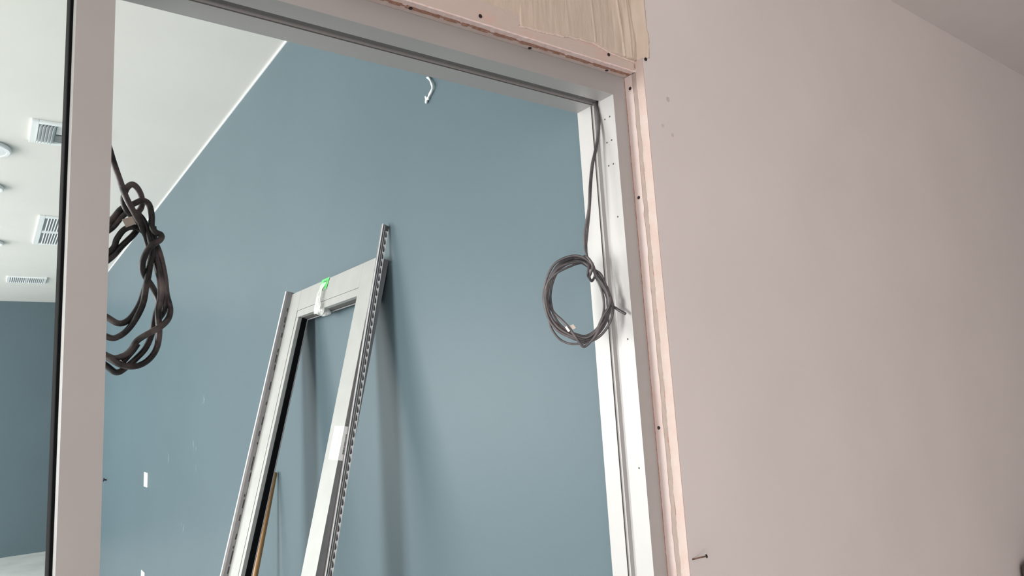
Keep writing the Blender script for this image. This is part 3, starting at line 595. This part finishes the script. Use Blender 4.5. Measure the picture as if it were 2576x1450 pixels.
for (x, y, r, lab) in ((-0.115, 5.43, 0.168, 'round white ceiling light at the left edge, the largest and nearest'), (-0.108, 6.35, 0.134, 'round white ceiling light at the left edge, second from the camera'), (-0.10, 8.33, 0.155, 'round white ceiling light at the left edge, farthest from the camera')):
    l = tag(empty('ceiling_light', (x, y, HC)), lab, 'ceiling light', 'round lights in the blue room ceiling')
    lathe('housing', (x, y, HC), (0, 0, -1), [(r * 0.96, 0.0), (r, 0.010), (r, 0.026), (r * 0.96, 0.030), (r * 0.86, 0.030), (r * 0.85, 0.026)], 'vent', l, 48)
    lathe('diffuser', (x, y, HC), (0, 0, -1), [(r * 0.85, 0.020), (r * 0.85, 0.027), (r * 0.5, 0.0285)], 'diffuser', l, 48)

# ------------------------------------------------------------------ cables
lc = tag(empty('cable_coil', (0.13, 1.15, 2.0)), 'thick dusty black cable coil hanging behind the mullion on the left', 'cable')
tubes('cable', [[(0.088, 1.1225, 2.372), (0.094, 1.130, 2.30), (0.112, 1.140, 2.20)] + LC_MAIN], 0.0045, 'cable_dark', lc)
tubes('cable_bight', [LC_LOOP], 0.0045, 'cable_dark', lc)
tubes('cable_bight', [LC_FOLD], 0.0045, 'cable_dark', lc)
tubes('cable_end', [LC_END], 0.0043, 'cable_dark', lc)
def sheet(name, q, mat, parent):
    q = [Vector(p) for p in q]; n = (q[1] - q[0]).cross(q[3] - q[0]).normalized() * 0.0005
    V = [tuple(p + n) for p in q] + [tuple(p - n) for p in q]
    return link(name, V, [[0, 1, 2, 3], [4, 5, 6, 7], [0, 1, 5, 4], [1, 2, 6, 5], [2, 3, 7, 6], [3, 0, 4, 7]], mat, parent)
sheet('paper_tag', LC_TAG, 'tag', lc)
rc = tag(empty('cable_coil', (0.99, 1.06, 2.0)), 'thin grey cable wound in a round coil hanging at the right jamb', 'cable')
tubes('cable', [[(1.040, 1.054, 2.384)] + RC_FEED_A + RC_MAIN], 0.0027, 'cable_grey', rc)
tubes('cable', [[(1.041, 1.058, 2.384)] + RC_FEED_B], 0.0025, 'cable_grey', rc)
tubes('cable_wrap', [RC_WRAP], 0.0027, 'cable_grey', rc)
tubes('cable_wrap', [RC_LOW], 0.0024, 'cable_grey', rc)
tubes('cable_wrap', [RC_VEE], 0.0027, 'cable_grey', rc)
tubes('cable_end', [RC_TAIL], 0.0029, 'cable_grey', rc)
sheet('paper_tag', RC_TAG_A, 'tag', rc)
sheet('paper_tag', RC_TAG_B, 'label', rc)

# ------------------------------------------------------------------ nail in the near wall and the dark case in the corner
a = Vector((1.083, YW + 0.004, 1.427)); b = Vector((1.0945, 0.919, 1.4355)); ax = (b - a).normalized(); ln = (b - a).length
nail = tag(empty('nail', a), 'rusty nail sticking out of the pink near wall beside the jamb', 'nail')
lathe('nail_shank', a, ax, [(0.0014, 0.0), (0.0014, ln)], 'rust', nail, 12, True)
lathe('nail_head', a, ax, [(0.0020, ln - 0.001), (0.0036, ln), (0.0036, ln + 0.0012), (0.0028, ln + 0.0018)], 'screw', nail, 16)
cs = tag(empty('storage_case', (2.74, 0.82, 0.0)), 'dark brown rounded case against the near wall, cut by the bottom right corner', 'case')
def rounded_case(name, x0, x1, y0, y1, z0, z1, r, mat, topr=0.0):
    vs, fs = box_geo((x0, y0, z0), (x1, y1, z1), 0)
    bm = bmesh.new(); vv = [bm.verts.new(p) for p in vs]
    for f in fs: bm.faces.new([vv[i] for i in f])
    bmesh.ops.recalc_face_normals(bm, faces=bm.faces)
    bmesh.ops.bevel(bm, geom=bm.edges[:], offset=r, segments=4, affect='EDGES', profile=0.5)
    bm.verts.index_update()
    V = [tuple(v.co) for v in bm.verts]; Fc = [[v.index for v in f.verts] for f in bm.faces]; bm.free()
    return link(name, V, Fc, mat, cs, smooth=False)
rounded_case('case_body', 2.535, 2.95, 0.705, 0.930, 0.0, 0.96, 0.02, 'case')
rounded_case('case_lid', 2.527, 2.958, 0.700, 0.935, 0.964, 1.168, 0.022, 'case')
for x in (2.62, 2.83): box('latch', (x, 0.692, 0.92), (x + 0.04, 0.707, 1.01), 'screw', cs, 0.003)
# frame markers used only while building
for o in bpy.data.objects:
    if '_frame' in o: del o['_frame']
